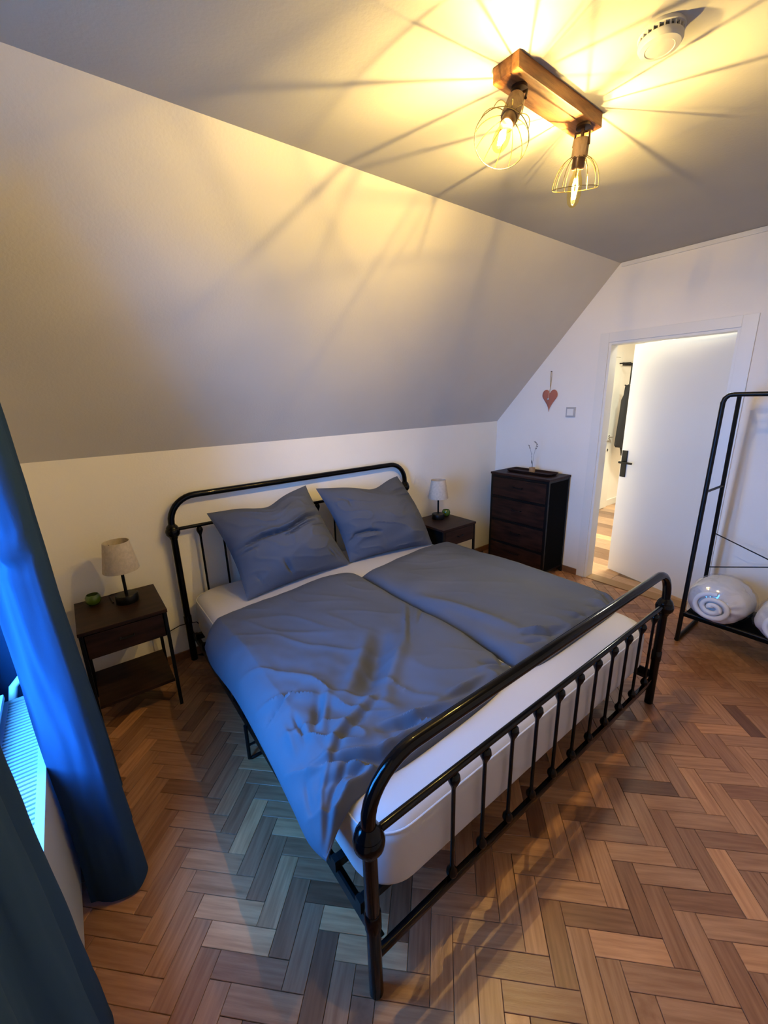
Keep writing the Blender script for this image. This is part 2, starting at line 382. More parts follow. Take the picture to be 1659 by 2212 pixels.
for z, w0, w1 in ((1.73, 6.50, 6.56), (1.69, 6.47, 6.62), (1.60, 6.42, 6.72), (1.54, 6.36, 6.76), (1.33, 6.35, 6.76), (1.1, 6.32, 6.79), (0.95, 6.30, 6.80), (0.92, 6.34, 6.80), (0.90, 6.48, 6.80), (0.78, 6.56, 6.78)):
    cx, hw = (w0+w1)/2, (w1-w0)/2
    rings.append([(cx + hw*math.cos(a), -0.20 + (0.05+0.012*math.sin(5*a+z*6))*math.sin(a), z) for a in [2*math.pi*k/24 for k in range(24)]])
obj('coat', lofted(rings), M_coat, None, True, 'black coat hanging in the hall beyond the door', 'coat')

# ------------------------------------------------------------------ radiator
rad = thing('radiator', (0.0, 0, 0.0), 'white panel radiator with slotted top grille under the window', 'radiator')
ry0, ry1 = -2.15, -0.86
obj('front_panel', box(nb(), 0.170, 0.188, ry0, ry1, 0.085, 0.588, 0.004), M_rad, rad)
obj('back_panel', box(nb(), 0.058, 0.070, ry0, ry1, 0.085, 0.588, 0.003), M_rad, rad)
bm = nb(); box(bm, 0.170, 0.192, ry0, ry1, 0.588, 0.600, 0.002); box(bm, 0.056, 0.074, ry0, ry1, 0.588, 0.600, 0.002)
box(bm, 0.074, 0.170, ry1-0.02, ry1, 0.588, 0.600); box(bm, 0.074, 0.170, ry0, ry0+0.02, 0.588, 0.600)
gr = obj('grille', bm, M_rad, rad)
sm = nb(); box(sm, 0.073, 0.171, -0.0052, 0.0052, 0.589, 0.5985, 0.001)
bmesh.ops.recalc_face_normals(sm, faces=sm.faces[:]); sme = bpy.data.meshes.new('grille_bar'); sm.to_mesh(sme); sm.free(); sme.materials.append(M_rad)
y = ry1-0.034
while y > ry0+0.028:
    o = bpy.data.objects.new('grille_bar', sme); COL.objects.link(o); o.parent = gr; o.location = (0, y, 0); y -= 0.0185
obj('side_cover', box(nb(), 0.072, 0.168, ry1-0.004, ry1, 0.10, 0.586), M_rad, rad)
bm = nb()
y = ry1-0.03
while y > ry0+0.03:
    box(bm, 0.072, 0.168, y-0.001, y+0.001, 0.09, 0.57); y -= 0.037
o = obj('convector_fins', bm, M_rad, rad); o['kind'] = 'stuff'
bm = nb()
for yy in (ry0+0.2, ry1-0.2): obj('bracket', box(nb(), 0.0005, 0.058, yy-0.02, yy+0.02, 0.15, 0.52), M_rad, rad)
bm = nb(); tube(bm, [(0.12, -0.855, 0.15), (0.12, -0.80, 0.15), (0.12, -0.775, 0.12), (0.12, -0.775, 0.0)], 0.009); lathe(bm, [(0.018, 0), (0.022, 0.01), (0.022, 0.06), (0.016, 0.07)], (0.12, -0.79, 0.15), (0, 0.3, 1))
obj('valve', bm, M_white, rad, True)
bm = nb(); tube(bm, [(0.075, -0.845, 0.56), (0.09, -0.82, 0.63), (0.12, -0.81, 0.66), (0.155, -0.81, 0.64), (0.175, -0.815, 0.59)], [0.012, 0.014, 0.014, 0.013, 0.012])
obj('curtain_tieback', bm, M_white, None, True, 'pale loop of tieback at the far end of the radiator', 'tieback')

# ------------------------------------------------------------------ curtains
def curtain(name, prof_top, prof_bot, z0, z1, label, seed, creases=()):
    """cross-section polylines (same count) blended from top to bottom, thin cloth with depth"""
    nz = 90; sub = 10
    def dens(P):
        out = []
        n = len(P)
        for i in range(n-1):
            p0 = Vector(P[max(i-1, 0)]); p1 = Vector(P[i]); p2 = Vector(P[i+1]); p3 = Vector(P[min(i+2, n-1)])
            for k in range(sub):
                t = k/sub
                out.append(0.5*((2*p1)+(p2-p0)*t+(2*p0-5*p1+4*p2-p3)*t*t+(3*p1-p0-3*p2+p3)*t**3))
        out.append(Vector(P[-1])); return out
    T, B = dens(prof_top), dens(prof_bot); n = len(T)
    bm = nb(); G_ = []
    for iz in range(nz+1):
        t = iz/nz; z = z1 + (z0-z1)*t; row = []
        for i in range(n):
            p = T[i].lerp(B[i], t**1.15)
            nx = noise.noise(Vector((i*0.13, z*1.6, seed)))*0.014*min(1, 4*t) + noise.noise(Vector((i*0.3, z*5, seed+5)))*0.004
            for (zc, wd, amp) in creases: nx += amp*math.exp(-((z-zc-0.02*math.sin(i*0.35))/wd)**2)*math.exp(-(i/22.0)**2)
            row.append(bm.verts.new((p.x + nx*0.6, p.y + nx, z)))
        G_.append(row)
    for a in range(nz):
        for i in range(n-1): bm.faces.new((G_[a][i], G_[a][i+1], G_[a+1][i+1], G_[a+1][i]))
    bmesh.ops.recalc_face_normals(bm, faces=bm.faces[:])
    bmesh.ops.solidify(bm, geom=bm.faces[:], thickness=0.003)
    return obj(name, bm, M_curt, None, True, label, 'curtain')
far_t = [(0.175, -1.315), (0.215, -1.345), (0.255, -1.350), (0.275, -1.30), (0.262, -1.25), (0.235, -1.20), (0.225, -1.15), (0.25, -1.10), (0.255, -1.04), (0.225, -0.99), (0.22, -0.93), (0.25, -0.88), (0.245, -0.82), (0.20, -0.78), (0.10, -0.765), (0.012, -0.76)]
far_b = [(0.200, -1.335), (0.265, -1.375), (0.335, -1.390), (0.374, -1.335), (0.365, -1.27), (0.31, -1.22), (0.29, -1.16), (0.34, -1.11), (0.355, -1.05), (0.30, -1.00), (0.28, -0.94), (0.33, -0.90), (0.34, -0.83), (0.26, -0.77), (0.15, -0.72), (0.012, -0.70)]
curtain('curtain', far_t, far_b, 0.012, 2.20, 'long blue grey curtain hanging at the far end of the radiator, beside the nightstand', 3.1, ((1.31, 0.03, -0.018), (1.265, 0.02, 0.012)))
nr_t = [(0.175, -2.02), (0.195, -2.00), (0.225, -2.03), (0.235, -2.08), (0.215, -2.12), (0.215, -2.17), (0.245, -2.20), (0.245, -2.25), (0.22, -2.29), (0.22, -2.33), (0.245, -2.37), (0.245, -2.42), (0.21, -2.45), (0.21, -2.50)]
nr_b = [(0.200, -1.70), (0.218, -1.685), (0.235, -1.73), (0.245, -1.80), (0.235, -1.85), (0.235, -1.91), (0.260, -1.96), (0.265, -2.03), (0.235, -2.08), (0.235, -2.15), (0.265, -2.20), (0.265, -2.27), (0.225, -2.33), (0.225, -2.40)]
curtain('curtain', nr_t, nr_b, 0.012, 2.20, 'dark curtain nearest the camera, in the lower left corner', 9.4)
rod = thing('curtain_rod', (0.25, -1.6, 2.22), 'black curtain rod above the window', 'curtain rod')
obj('rod', tube(nb(), [(0, -0.85, 0), (0, 0.78, 0)], 0.011), M_blackm, rod, True)
bm = nb()
for yy in (-0.7, 0.6): obj('rod_bracket', tube(nb(), [(0, yy, 0), (-0.2495, yy, 0)], 0.008), M_blackm, rod, True)

# ------------------------------------------------------------------ bed frame
BX0, BX1, BYH, BYF = 0.846, 2.712, -0.055, -2.115
bed = thing('bed_frame', ((BX0+BX1)/2, (BYH+BYF)/2, 0), 'black tubular metal double bed frame with curved head and foot', 'bed')
ox, oy = bed.location.x, bed.location.y
def L3(x, y, z): return (x-ox, y-oy, z)
def knob_prof(s=1.0): return [(0.020*s, -0.052*s), (0.024*s, -0.045*s), (0.025*s, -0.038*s), (0.030*s, -0.032*s), (0.040*s, -0.018*s), (0.042*s, 0.0), (0.038*s, 0.014*s), (0.035*s, 0.018*s), (0.036*s, 0.022*s), (0.030*s, 0.034*s), (0.024*s, 0.040*s), (0.020*s, 0.046*s)]
def end_frame(y, zt, zk, zb, spx, rc, rp, nm, zlo):
    # bent top tube with the two posts: one continuous bow
    pts = [L3(BX0, y, zk)]
    pts += [L3(BX0, y, zt-rc)]
    for k in range(1, 10):
        a = math.pi/2*k/9; pts.append(L3(BX0+rc-rc*math.cos(a), y, zt-rc+rc*math.sin(a)))
    for k in range(0, 9):
        a = math.pi/2*k/9; pts.append(L3(BX1-rc+rc*math.sin(a), y, zt-rc+rc*math.cos(a)))
    pts += [L3(BX1, y, zt-rc), L3(BX1, y, zk)]
    top = obj(nm+'_bow', tube(nb(), pts, rp, 20), M_black, bed, True)
    for x in (BX0, BX1):
        lg = obj('post', tube(nb(), [L3(x, y, 0.0), L3(x, y, 0.004), L3(x, y, zk)], [rp*0.9, rp*1.08, rp], 20), M_black, bed, True)
        obj('post_knob', lathe(nb(), knob_prof(1.0), L3(x, y, zk)), M_black, lg, True)
        if nm == 'footboard' or nm == 'headboard':
            obj('sleeve', lathe(nb(), [(rp, -0.03), (rp+0.004, -0.028), (rp+0.004, 0.025), (rp, 0.03)], L3(x, y, 0.30)), M_black, lg, True)
    obj('middle_rail', tube(nb(), [L3(BX0, y, zk+0.008), L3(BX1, y, zk+0.008)], 0.0115, 14), M_black, bed, True)
    bm = nb(); bx = L3(BX0, y-0.009, zb-0.017); b2 = L3(BX1, y+0.009, zb+0.017)
    box(bm, bx[0], b2[0], bx[1], b2[1], bx[2], b2[2], 0.005)
    obj('bottom_rail', bm, M_black, bed, True)
    sb = nb(); z0, z1 = zb+0.015, zk+0.002
    H = z1-z0
    prof = [(0.006, 0), (0.015, 0.006), (0.019, 0.018), (0.017, 0.030), (0.009, 0.043), (0.0068, 0.052), (0.0068, H-0.066), (0.009, H-0.055), (0.016, H-0.040), (0.0205, H-0.026), (0.018, H-0.012), (0.009, H-0.002)]
    lathe(sb, prof, (0, 0, z0), n=14)
    bmesh.ops.recalc_face_normals(sb, faces=sb.faces[:])
    sme = bpy.data.meshes.new('spindle'); sb.to_mesh(sme); sb.free(); sme.materials.append(M_black)
    sme.polygons.foreach_set('use_smooth', [True]*len(sme.polygons))
    for x in spx:
        o = bpy.data.objects.new('spindle', sme); COL.objects.link(o); o.parent = bed; o.location = L3(x, y, 0)
end_frame(BYF, 0.797, 0.588, 0.152, [1.155+0.1442*k for k in range(11)], 0.155, 0.0195, 'footboard', 0)
end_frame(BYH, 1.113, 0.905, 0.152, [1.0+0.141*k for k in range(12)], 0.155, 0.0195, 'headboard', 0)
for x, s in ((BX0+0.016, 1), (BX1-0.016, -1)):
    bm = nb(); a = L3(x-0.004, BYF+0.015, 0.165); b = L3(x+0.004, BYH-0.015, 0.210); box(bm, a[0], b[0], a[1], b[1], a[2], b[2])
    a = L3(min(x, x+s*0.03), BYF+0.015, 0.165); b = L3(max(x, x+s*0.03), BYH-0.015, 0.171); box(bm, a[0], b[0], a[1], b[1], a[2], b[2])
    obj('side_rail', bm, M_blackm, bed)
for k in range(14):
    y = BYF+0.09+k*0.142
    bm = nb(); a = L3(BX0+0.018, y-0.014, 0.212); b = L3(BX1-0.018, y+0.014, 0.244); box(bm, a[0], b[0], a[1], b[1], a[2], b[2], 0.003); box(bm, a[0]-0.01, a[0]+0.006, a[1], b[1], 0.205, 0.248)
    obj('slat', bm, M_blackm, bed)
for x, s in ((BX0, 1), (BX1, -1), (1.76, 1)):
    bm = nb(); y = -1.09; x1 = x+s*0.085
    tube(bm, [L3(x, y, 0.20), L3(x, y, 0.012), L3(x+s*0.012, y, 0.008), L3(x1-s*0.012, y, 0.008), L3(x1, y, 0.012), L3(x1, y, 0.20)], 0.0085, 10); tube(bm, [L3(x, y, 0.085), L3(x1, y, 0.085)], 0.006, 8)
    obj('support_leg', bm, M_blackm, bed, True)

# ------------------------------------------------------------------ mattress
mat_ = thing('mattress', (1.78, -1.085, 0.2445), 'thick mattress in a fitted white sheet, lying on the black bed frame', 'mattress')
def rring(hx, hy, r, z, n=10):
    out = []
    for (sx, sy, a0) in ((1, 1, 0), (-1, 1, 90), (-1, -1, 180), (1, -1, 270)):
        for k in range(n+1):
            a = math.radians(a0+90*k/n); out.append((sx*(hx-r)+r*math.cos(a), sy*(hy-r)+r*math.sin(a), z))
    return out
def cushion_block(hx, hy, rc, H, rt, rb):
    R = []
    for k in range(7): a = math.pi/2*k/6; R.append(rring(hx-rb*(1-math.sin(a)), hy-rb*(1-math.sin(a)), rc, rb*(1-math.cos(a))))
    for k in range(9): a = math.pi/2*k/8; R.append(rring(hx-rt*(1-math.cos(a)), hy-rt*(1-math.cos(a)), rc, H-rt+rt*math.sin(a)))
    return lofted(R)
obj('fitted_sheet', cushion_block(0.90, 1.008, 0.13, 0.2545, 0.062, 0.05), M_sheet, mat_, True)
pts = []
for k in range(48):
    a = 2*math.pi*k/48; c, s = math.cos(a), math.sin(a)
    pass
pts = rring(0.8915, 0.9995, 0.125, 0.226)
obj('seam_piping', tube(nb(), pts, 0.0035, 8, closed=True), M_sheet, mat_, True)

# ------------------------------------------------------------------ cloth helpers
def seg_dist(p, a, b):
    ab = b-a; t = max(0, min(1, (p-a).dot(ab)/max(ab.length_squared, 1e-9))); q = a+ab*t
    side = ab.x*(p.y-a.y)-ab.y*(p.x-a.x)
    return (p-q).length, t
def folds_at(p, folds):
    z = 0.0
    for pts, wd, amp in folds:
        best = 9; n = len(pts)-1; tt = 0
        for i in range(n):
            d, t = seg_dist(p, pts[i], pts[i+1])
            if d < best: best = d; tt = (i+t)/n
        if best < 3.5*wd:
            taper = max(0.0, math.sin(math.pi*min(max(tt*0.9+0.05, 0), 1)))**0.6
            x = best/wd
            z += amp*taper*math.exp(-x*x)
    return z
def V2(L): return [Vector(q) for q in L]
def edge_interp(P, t):
    n = len(P)-1; x = min(max(t, 0), 1)*n; i = min(int(x), n-1); f = x-i
    p0, p1, p2, p3 = P[max(i-1, 0)], P[i], P[i+1], P[min(i+2, n)]
    return 0.5*((2*p1)+(p2-p0)*f+(2*p0-5*p1+4*p2-p3)*f*f+(3*p1-p0-3*p2+p3)*f**3)
def duvet(name, head, left, right, foot, folds, label, hmax, seed, zedge, wr, NU=150, NV=170):
    """Coons patch over the four outlines (head and foot run left to right; left and right run head to foot)"""
    head, left, right, foot = map(V2, (head, left, right, foot)); folds = [(V2(a), b, c*1.35) for a, b, c in folds]
    c00, c10, c01, c11 = head[0], head[-1], foot[0], foot[-1]
    bm = nb(); top = []; bot = []
    for j in range(NV+1):
        v = j/NV; rt, rb = [], []
        for i in range(NU+1):
            u = i/NU
            p = edge_interp(head, u)*(1-v)+edge_interp(foot, u)*v+edge_interp(left, v)*(1-u)+edge_interp(right, v)*u - (c00*(1-u)*(1-v)+c10*u*(1-v)+c01*(1-u)*v+c11*u*v)
            e_ = min(u*1.0, (1-u)*1.0)*(c10-c00).length; f_ = min(v, 1-v)*(c01-c00).length
            puff = (1-math.exp(-(e_/0.05)))*(1-math.exp(-(f_/0.05)))
            zb = zedge(p, u, v)
            zt = zb + 0.010 + hmax*puff
            q = Vector((p.x*1.0, p.y*1.0, seed))
            zt += puff*(0.020*noise.noise(q*2.3) + 0.012*noise.noise(q*5.1+Vector((3, 1, 0))))
            rid = 1-abs(noise.noise(Vector((p.x*6+p.y*5, p.y*3-p.x*2, seed+2)))*2.2)
            zt += puff*wr(p, u, v)*(max(0, rid)**3)*0.022
            zt += (0.3+0.7*puff)*folds_at(p, folds)
            zt += 0.007*noise.noise(q*19)*wr(p, u, v)
            zt = max(zt, zb+0.006)
            rt.append(bm.verts.new((p.x, p.y, zt))); rb.append((p, zb))
        top.append(rt); bot.append(rb)
    step = 5
    for j in range(NV):
        for i in range(NU): bm.faces.new((top[j][i], top[j][i+1], top[j+1][i+1], top[j+1][i]))
    # underside, sharing the outline
    ring = [top[0][i] for i in range(NU+1)] + [top[j][NU] for j in range(1, NV+1)] + [top[NV][i] for i in range(NU-1, -1, -1)] + [top[j][0] for j in range(NV-1, 0, -1)]
    low = []
    rp = [bot[0][i] for i in range(NU+1)] + [bot[j][NU] for j in range(1, NV+1)] + [bot[NV][i] for i in range(NU-1, -1, -1)] + [bot[j][0] for j in range(NV-1, 0, -1)]
    for (p, zb) in rp: low.append(bm.verts.new((p.x, p.y, zb-0.004)))
    n = len(ring)
    for k in range(n): bm.faces.new((ring[k], low[k], low[(k+1) % n], ring[(k+1) % n]))
    # underside as a grid
    idx = {}
    def bv(i, j):
        if (i, j) not in idx:
            if j == 0: idx[(i, j)] = low[i]
            elif i == NU: idx[(i, j)] = low[NU+j]
            elif j == NV: idx[(i, j)] = low[NU+NV+(NU-i)]
            elif i == 0: idx[(i, j)] = low[2*NU+NV+(NV-j)]
            else: p, zb = bot[j][i]; idx[(i, j)] = bm.verts.new((p.x, p.y, zb-0.004))
        return idx[(i, j)]
    for j in range(NV):
        for i in range(NU): bm.faces.new((bv(i, j), bv(i, j+1), bv(i+1, j+1), bv(i+1, j)))
    return obj(name, bm, M_duvet, None, True, label, 'duvet', 'blue grey duvets on the bed')
MT = 0.237+0.262
def z_left(p, u, v):
    z = MT+0.004
    if p.x < 0.905: z -= 0.95*max(0, 0.905-p.x)**1.15
    return z
def z_right(p, u, v):
    z = MT+0.004
    if p.x > 2.655: z -= 0.35*max(0, p.x-2.655)
    return z
FL = [
 ([(1.46, -1.36), (1.30, -1.52), (1.16, -1.63)], 0.042, -0.034),
 ([(1.40, -1.33), (1.22, -1.50), (1.08, -1.62)], 0.030, 0.016),
 ([(1.52, -1.46), (1.34, -1.60), (1.20, -1.72)], 0.028, 0.016),
 ([(1.19, -1.67), (1.08, -1.71), (0.97, -1.745), (0.89, -1.81)], 0.016, 0.012),
 ([(1.20, -1.70), (1.09, -1.735), (0.98, -1.77), (0.90, -1.83)], 0.013, -0.010),
 ([(1.02, -1.54), (0.982, -1.591), (0.922, -1.684)], 0.016, -0.018), ([(1.05, -1.56), (1.00, -1.62), (0.94, -1.71)], 0.013, 0.012),
 ([(0.845, -1.80), (1.055, -1.905), (1.25, -1.925)], 0.015, -0.022), ([(0.845, -1.775), (1.055, -1.88), (1.25, -1.90)], 0.013, 0.016),
 ([(0.85, -1.86), (0.95, -1.90), (1.05, -1.915)], 0.012, -0.016),
 ([(1.10, -1.82), (1.20, -1.865), (1.34, -1.905)], 0.014, -0.018), ([(1.12, -1.80), (1.22, -1.845), (1.36, -1.885)], 0.012, 0.014),
 ([(0.95, -1.45), (0.88, -1.475), (0.81, -1.48)], 0.010, -0.012), ([(0.97, -1.47), (0.89, -1.495), (0.80, -1.50)], 0.011, 0.010),
 ([(0.905, -1.55), (0.88, -1.70)], 0.009, -0.012), ([(0.86, -1.56), (0.84, -1.69)], 0.010, 0.008),
 ([(0.83, -1.95), (0.90, -1.925), (1.0, -1.925)], 0.010, 0.016), ([(0.79, -1.97), (0.86, -1.90), (0.95, -1.86)], 0.010, -0.014), ([(0.79, -1.95), (0.84, -1.87), (0.90, -1.82)], 0.009, 0.010), ([(0.80, -1.985), (0.90, -1.945), (1.02, -1.94)], 0.007, -0.010), ([(0.785, -1.93), (0.81, -1.84), (0.84, -1.76)], 0.009, -0.008),
 ([(1.78, -1.189), (1.505, -1.508)], 0.009, -0.008), ([(1.76, -1.178), (1.49, -1.497)], 0.010, 0.006), ([(1.787, -1.284), (1.654, -1.399)], 0.009, -0.008), ([(1.79, -1.22), (1.62, -1.40)], 0.008, -0.005),
 ([(1.66, -1.80), (1.74, -1.84), (1.78, -1.80)], 0.014, -0.020), ([(1.62, -1.83), (1.71, -1.87)], 0.012, 0.014),
 ([(1.35, -1.87), (1.55, -1.885)], 0.014, -0.014), ([(1.40, -1.85), (1.60, -1.86)], 0.012, 0.010),
]
def wr_left(p, u, v):
    k = math.exp(-((p.x-0.9)/0.35)**2)*math.exp(-((p.y+1.6)/0.45)**2) + math.exp(-((p.y+1.93)/0.10)**2) + 0.15
    return min(1.3, k)
duvet('duvet', [(0.800, -0.700), (0.88, -0.605), (1.05, -0.575), (1.30, -0.545), (1.55, -0.515), (1.72, -0.535), (1.795, -0.60)],
      [(0.800, -0.700), (0.788, -0.86), (0.800, -1.17), (0.792, -1.52), (0.780, -1.76), (0.772, -1.90), (0.785, -1.985)],
      [(1.795, -0.60), (1.800, -1.00), (1.802, -1.42), (1.792, -1.73), (1.770, -1.885)],
      [(0.785, -1.985), (0.86, -1.955), (0.99, -1.94), (1.15, -1.945), (1.45, -1.935), (1.65, -1.915), (1.770, -1.885)],
      FL, 'wrinkled blue grey duvet on the window side of the bed', 0.050, 1.7, z_left, wr_left)
FR = [
 ([(1.86, -1.20), (1.93, -1.42), (1.96, -1.60), (1.975, -1.76)], 0.035, 0.020),
 ([(1.965, -1.80), (2.06, -1.865), (2.18, -1.89)], 0.014, -0.018), ([(1.97, -1.775), (2.07, -1.84)], 0.013, 0.014),
 ([(1.90, -1.83), (1.99, -1.88)], 0.012, -0.014), ([(2.66, -1.80), (2.60, -1.91)], 0.014, -0.012),
 ([(2.25, -1.86), (2.40, -1.89)], 0.014, -0.012), ([(2.45, -1.84), (2.56, -1.90)], 0.014, -0.010),
 ([(2.12, -0.75), (2.35, -0.72), (2.6, -0.78)], 0.05, 0.008),
]
def wr_right(p, u, v): return 0.10 + math.exp(-((p.y+1.90)/0.08)**2)*0.8
duvet('duvet', [(1.818, -0.655), (1.95, -0.625), (2.14, -0.585), (2.35, -0.555), (2.54, -0.555), (2.70, -0.59), (2.79, -0.69)],
      [(1.818, -0.655), (1.815, -1.0), (1.818, -1.35), (1.812, -1.65), (1.800, -1.885)],
      [(2.79, -0.69), (2.805, -0.94), (2.808, -1.45), (2.775, -1.75), (2.700, -1.905)],
      [(1.800, -1.885), (1.90, -1.920), (2.05, -1.928), (2.40, -1.925), (2.60, -1.92), (2.700, -1.905)],
      FR, 'smoother blue grey duvet on the door side of the bed', 0.058, 6.3, z_right, wr_right)

# ------------------------------------------------------------------ pillows
def pillow(c_bl, c_br, c_tl, c_tr, topdip, folds, thick, label, seed, sidebulge=0.0, N=90):
    c_bl, c_br, c_tl, c_tr = map(Vector, (c_bl, c_br, c_tl, c_tr))
    nrm = (c_br-c_bl).cross(c_tl-c_bl).normalized()
    if nrm.y > 0: nrm = -nrm
    up = (c_tl+c_tr-c_bl-c_br).normalized(); rt = (c_br-c_bl).normalized()
    bm = nb(); Ft, Bk = {}, {}
    for j in range(N+1):
        v = j/N
        for i in range(N+1):
            u = i/N
            p = c_bl*(1-u)*(1-v)+c_br*u*(1-v)+c_tl*(1-u)*v+c_tr*u*v
            p = p + up*(topdip(u)*v) + rt*(sidebulge*math.sin(math.pi*v)*(u if u > .5 else 0)*1.0)
            p = p + up*(-0.028*math.sin(math.pi*u)*(v) + 0.018*math.sin(math.pi*u)*(1-v)) + rt*(0.03*math.sin(math.pi*v)*(0.5-u)*2)
            s = (max(0, math.sin(math.pi*u))*max(0, math.sin(math.pi*v)))
            t = thick*s**0.58
            a = Vector((u*0.8, v*0.8))
            d = t*(0.62 + 0.16*noise.noise(Vector((u*2.5, v*2.5, seed)))) + s**0.3*folds_at(a, folds)*1.5
            d += min(1, s*6)*(0.006*noise.noise(Vector((u*7, v*9, seed+3))) + 0.007*max(0, 1-abs(noise.noise(Vector((u*5+v*3, v*7-u, seed+8)))*2.5))**3)
            edge = i in (0, N) or j in (0, N)
            Ft[i, j] = bm.verts.new(p + nrm*(d if not edge else 0))
            Bk[i, j] = Ft[i, j] if edge else bm.verts.new(p - nrm*t*0.38)
    for j in range(N):
        for i in range(N):
            bm.faces.new((Ft[i, j], Ft[i+1, j], Ft[i+1, j+1], Ft[i, j+1]))
            q = (Bk[i, j], Bk[i, j+1], Bk[i+1, j+1], Bk[i+1, j])
            if len(set(q)) == 4:
                try: bm.faces.new(q)
                except ValueError: pass
    return obj('pillow', bm, M_duvet, None, True, label, 'pillow', 'square blue grey pillows at the headboard')
S = 0.8
def P8(L): return [Vector((a*S, b*S)) for a, b in L]
pillow((1.115, -0.475, 0.512), (1.895, -0.400, 0.512), (1.036, -0.140, 1.000), (1.722, -0.140, 1.075),
       lambda u: -0.045*math.exp(-((u-0.50)/0.18)**2) + 0.0,
       [(P8([(0.04, 0.50), (0.30, 0.56), (0.55, 0.60), (0.80, 0.62), (1.0, 0.62)]), 0.014, -0.030), (P8([(0.05, 0.55), (0.32, 0.61), (0.6, 0.65), (0.98, 0.68)]), 0.020, 0.018),
        (P8([(0.45, 0.52), (0.62, 0.55), (0.85, 0.55)]), 0.010, -0.016), (P8([(0.0, 0.44), (0.2, 0.47)]), 0.010, -0.012), (P8([(0.75, 0.5), (0.95, 0.50)]), 0.009, -0.010),
        (P8([(0.34, 0.24), (0.37, 0.14), (0.40, 0.06)]), 0.012, -0.020), (P8([(0.80, 0.20), (0.90, 0.06)]), 0.008, -0.012), (P8([(0.86, 0.20), (0.94, 0.08)]), 0.008, -0.010),
        (P8([(0.1, 0.2), (0.14, 0.08)]), 0.010, -0.012), (P8([(0.45, 0.80), (0.7, 0.84)]), 0.02, 0.010)],
       0.27, 'blue grey pillow with a deep sideways crease, nearer the window', 2.2)
pillow((1.905, -0.385, 0.512), (2.620, -0.500, 0.512), (1.800, -0.140, 1.040), (2.560, -0.140, 1.030),
       lambda u: -0.050*math.exp(-((u-0.62)/0.20)**2),
       [(P8([(0.02, 0.22), (0.12, 0.33), (0.25, 0.34), (0.38, 0.30)]), 0.013, -0.026), (P8([(0.04, 0.16), (0.16, 0.26), (0.34, 0.25)]), 0.022, 0.014),
        (P8([(0.72, 0.84), (0.86, 0.82), (1.0, 0.80)]), 0.014, -0.022), (P8([(0.75, 0.76), (0.95, 0.70)]), 0.012, -0.012),
        (P8([(0.12, 0.84), (0.22, 0.78), (0.20, 0.70)]), 0.014, -0.014), (P8([(0.03, 0.12), (0.10, 0.06)]), 0.010, -0.012)],
       0.29, 'blue grey pillow leaning on the headboard, nearer the lamp and door', 5.5, 0.05)

# ------------------------------------------------------------------ nightstands with lamps
ns = thing('nightstand', (0.492, -0.265, 0), 'dark wood topped nightstand on black legs between curtain and bed', 'nightstand', 'nightstands beside the bed')
hw, hd_ = 0.198, 0.205
obj('top', box(nb(), -hw, hw, -hd_, hd_, 0.585, 0.604, 0.003), M_dwood, ns)
obj('drawer_box', box(nb(), -hw+0.02, hw-0.02, -hd_+0.014, hd_-0.014, 0.445, 0.5845, 0.004), M_blackf, ns)
df = obj('drawer_front', box(nb(), -hw+0.026, hw-0.026, -hd_+0.004, -hd_+0.0135, 0.452, 0.580, 0.002), M_dwood, ns)
obj('pull', tube(nb(), [(-0.03, -hd_+0.004, 0.52), (-0.03, -hd_-0.014, 0.52), (0.03, -hd_-0.014, 0.52), (0.03, -hd_+0.004, 0.52)], 0.004, 8), M_blackm, df)
for sx in (-1, 1):
    for sy in (-1, 1):
        x, y = sx*(hw-0.012), sy*(hd_-0.014); obj('leg', box(nb(), x-0.0085, x+0.0085, y-0.0085, y+0.0085, 0, 0.5848, 0.001), M_blackm, ns)
obj('lower_shelf', box(nb(), -hw+0.021, hw-0.021, -hd_+0.023, hd_-0.023, 0.150, 0.168, 0.002), M_dwood, ns)
copy_thing(ns, (2.925, -0.315, 0), 'dark wood topped nightstand on the door side of the bed, below the right lamp')
lamp = thing('table_lamp', (0.537, -0.225, 0.604), 'small unlit table lamp with beige fabric shade, beside the window-side pillow', 'table lamp', 'unlit table lamps on the nightstands')
bm = nb(); prof = [(0.088, 0.19), (0.0885, 0.192), (0.063, 0.352), (0.0615, 0.352), (0.0615, 0.350), (0.0868, 0.190)]
n = 40; rings = [[bm.verts.new((r*math.cos(2*math.pi*k/n), r*math.sin(2*math.pi*k/n), h)) for k in range(n)] for r, h in prof]
for a in range(len(prof)):
    A, B = rings[a], rings[(a+1) % len(prof)]
    for k in range(n): bm.faces.new((A[k], A[(k+1) % n], B[(k+1) % n], B[k]))
obj('shade', bm, M_shade, lamp, True)
bm = nb()
for k in range(3): a = 2*math.pi*k/3; tube(bm, [(0.01*math.cos(a), 0.01*math.sin(a), 0.30), (0.0665*math.cos(a), 0.0665*math.sin(a), 0.325)], 0.0015, 6)
obj('shade_carrier', bm, M_blackm, lamp, True)
obj('pole', lathe(nb(), [(0.008, 0.04), (0.008, 0.27), (0.014, 0.272), (0.014, 0.30), (0.006, 0.302)], n=16), M_blackm, lamp, True)
obj('base', lathe(nb(), [(0.054, 0), (0.056, 0.004), (0.056, 0.042), (0.052, 0.047), (0.01, 0.049)], n=32), M_blackm, lamp, True)
copy_thing(lamp, (2.945, -0.235, 0.604), 'small unlit table lamp with pale shade on the nightstand near the chest of drawers', 0.4)
lc = [(0.71, -0.10, 0.52), (0.76, -0.06, 0.40), (0.80, -0.045, 0.30), (0.84, -0.035, 0.24), (0.9, -0.03, 0.2)]
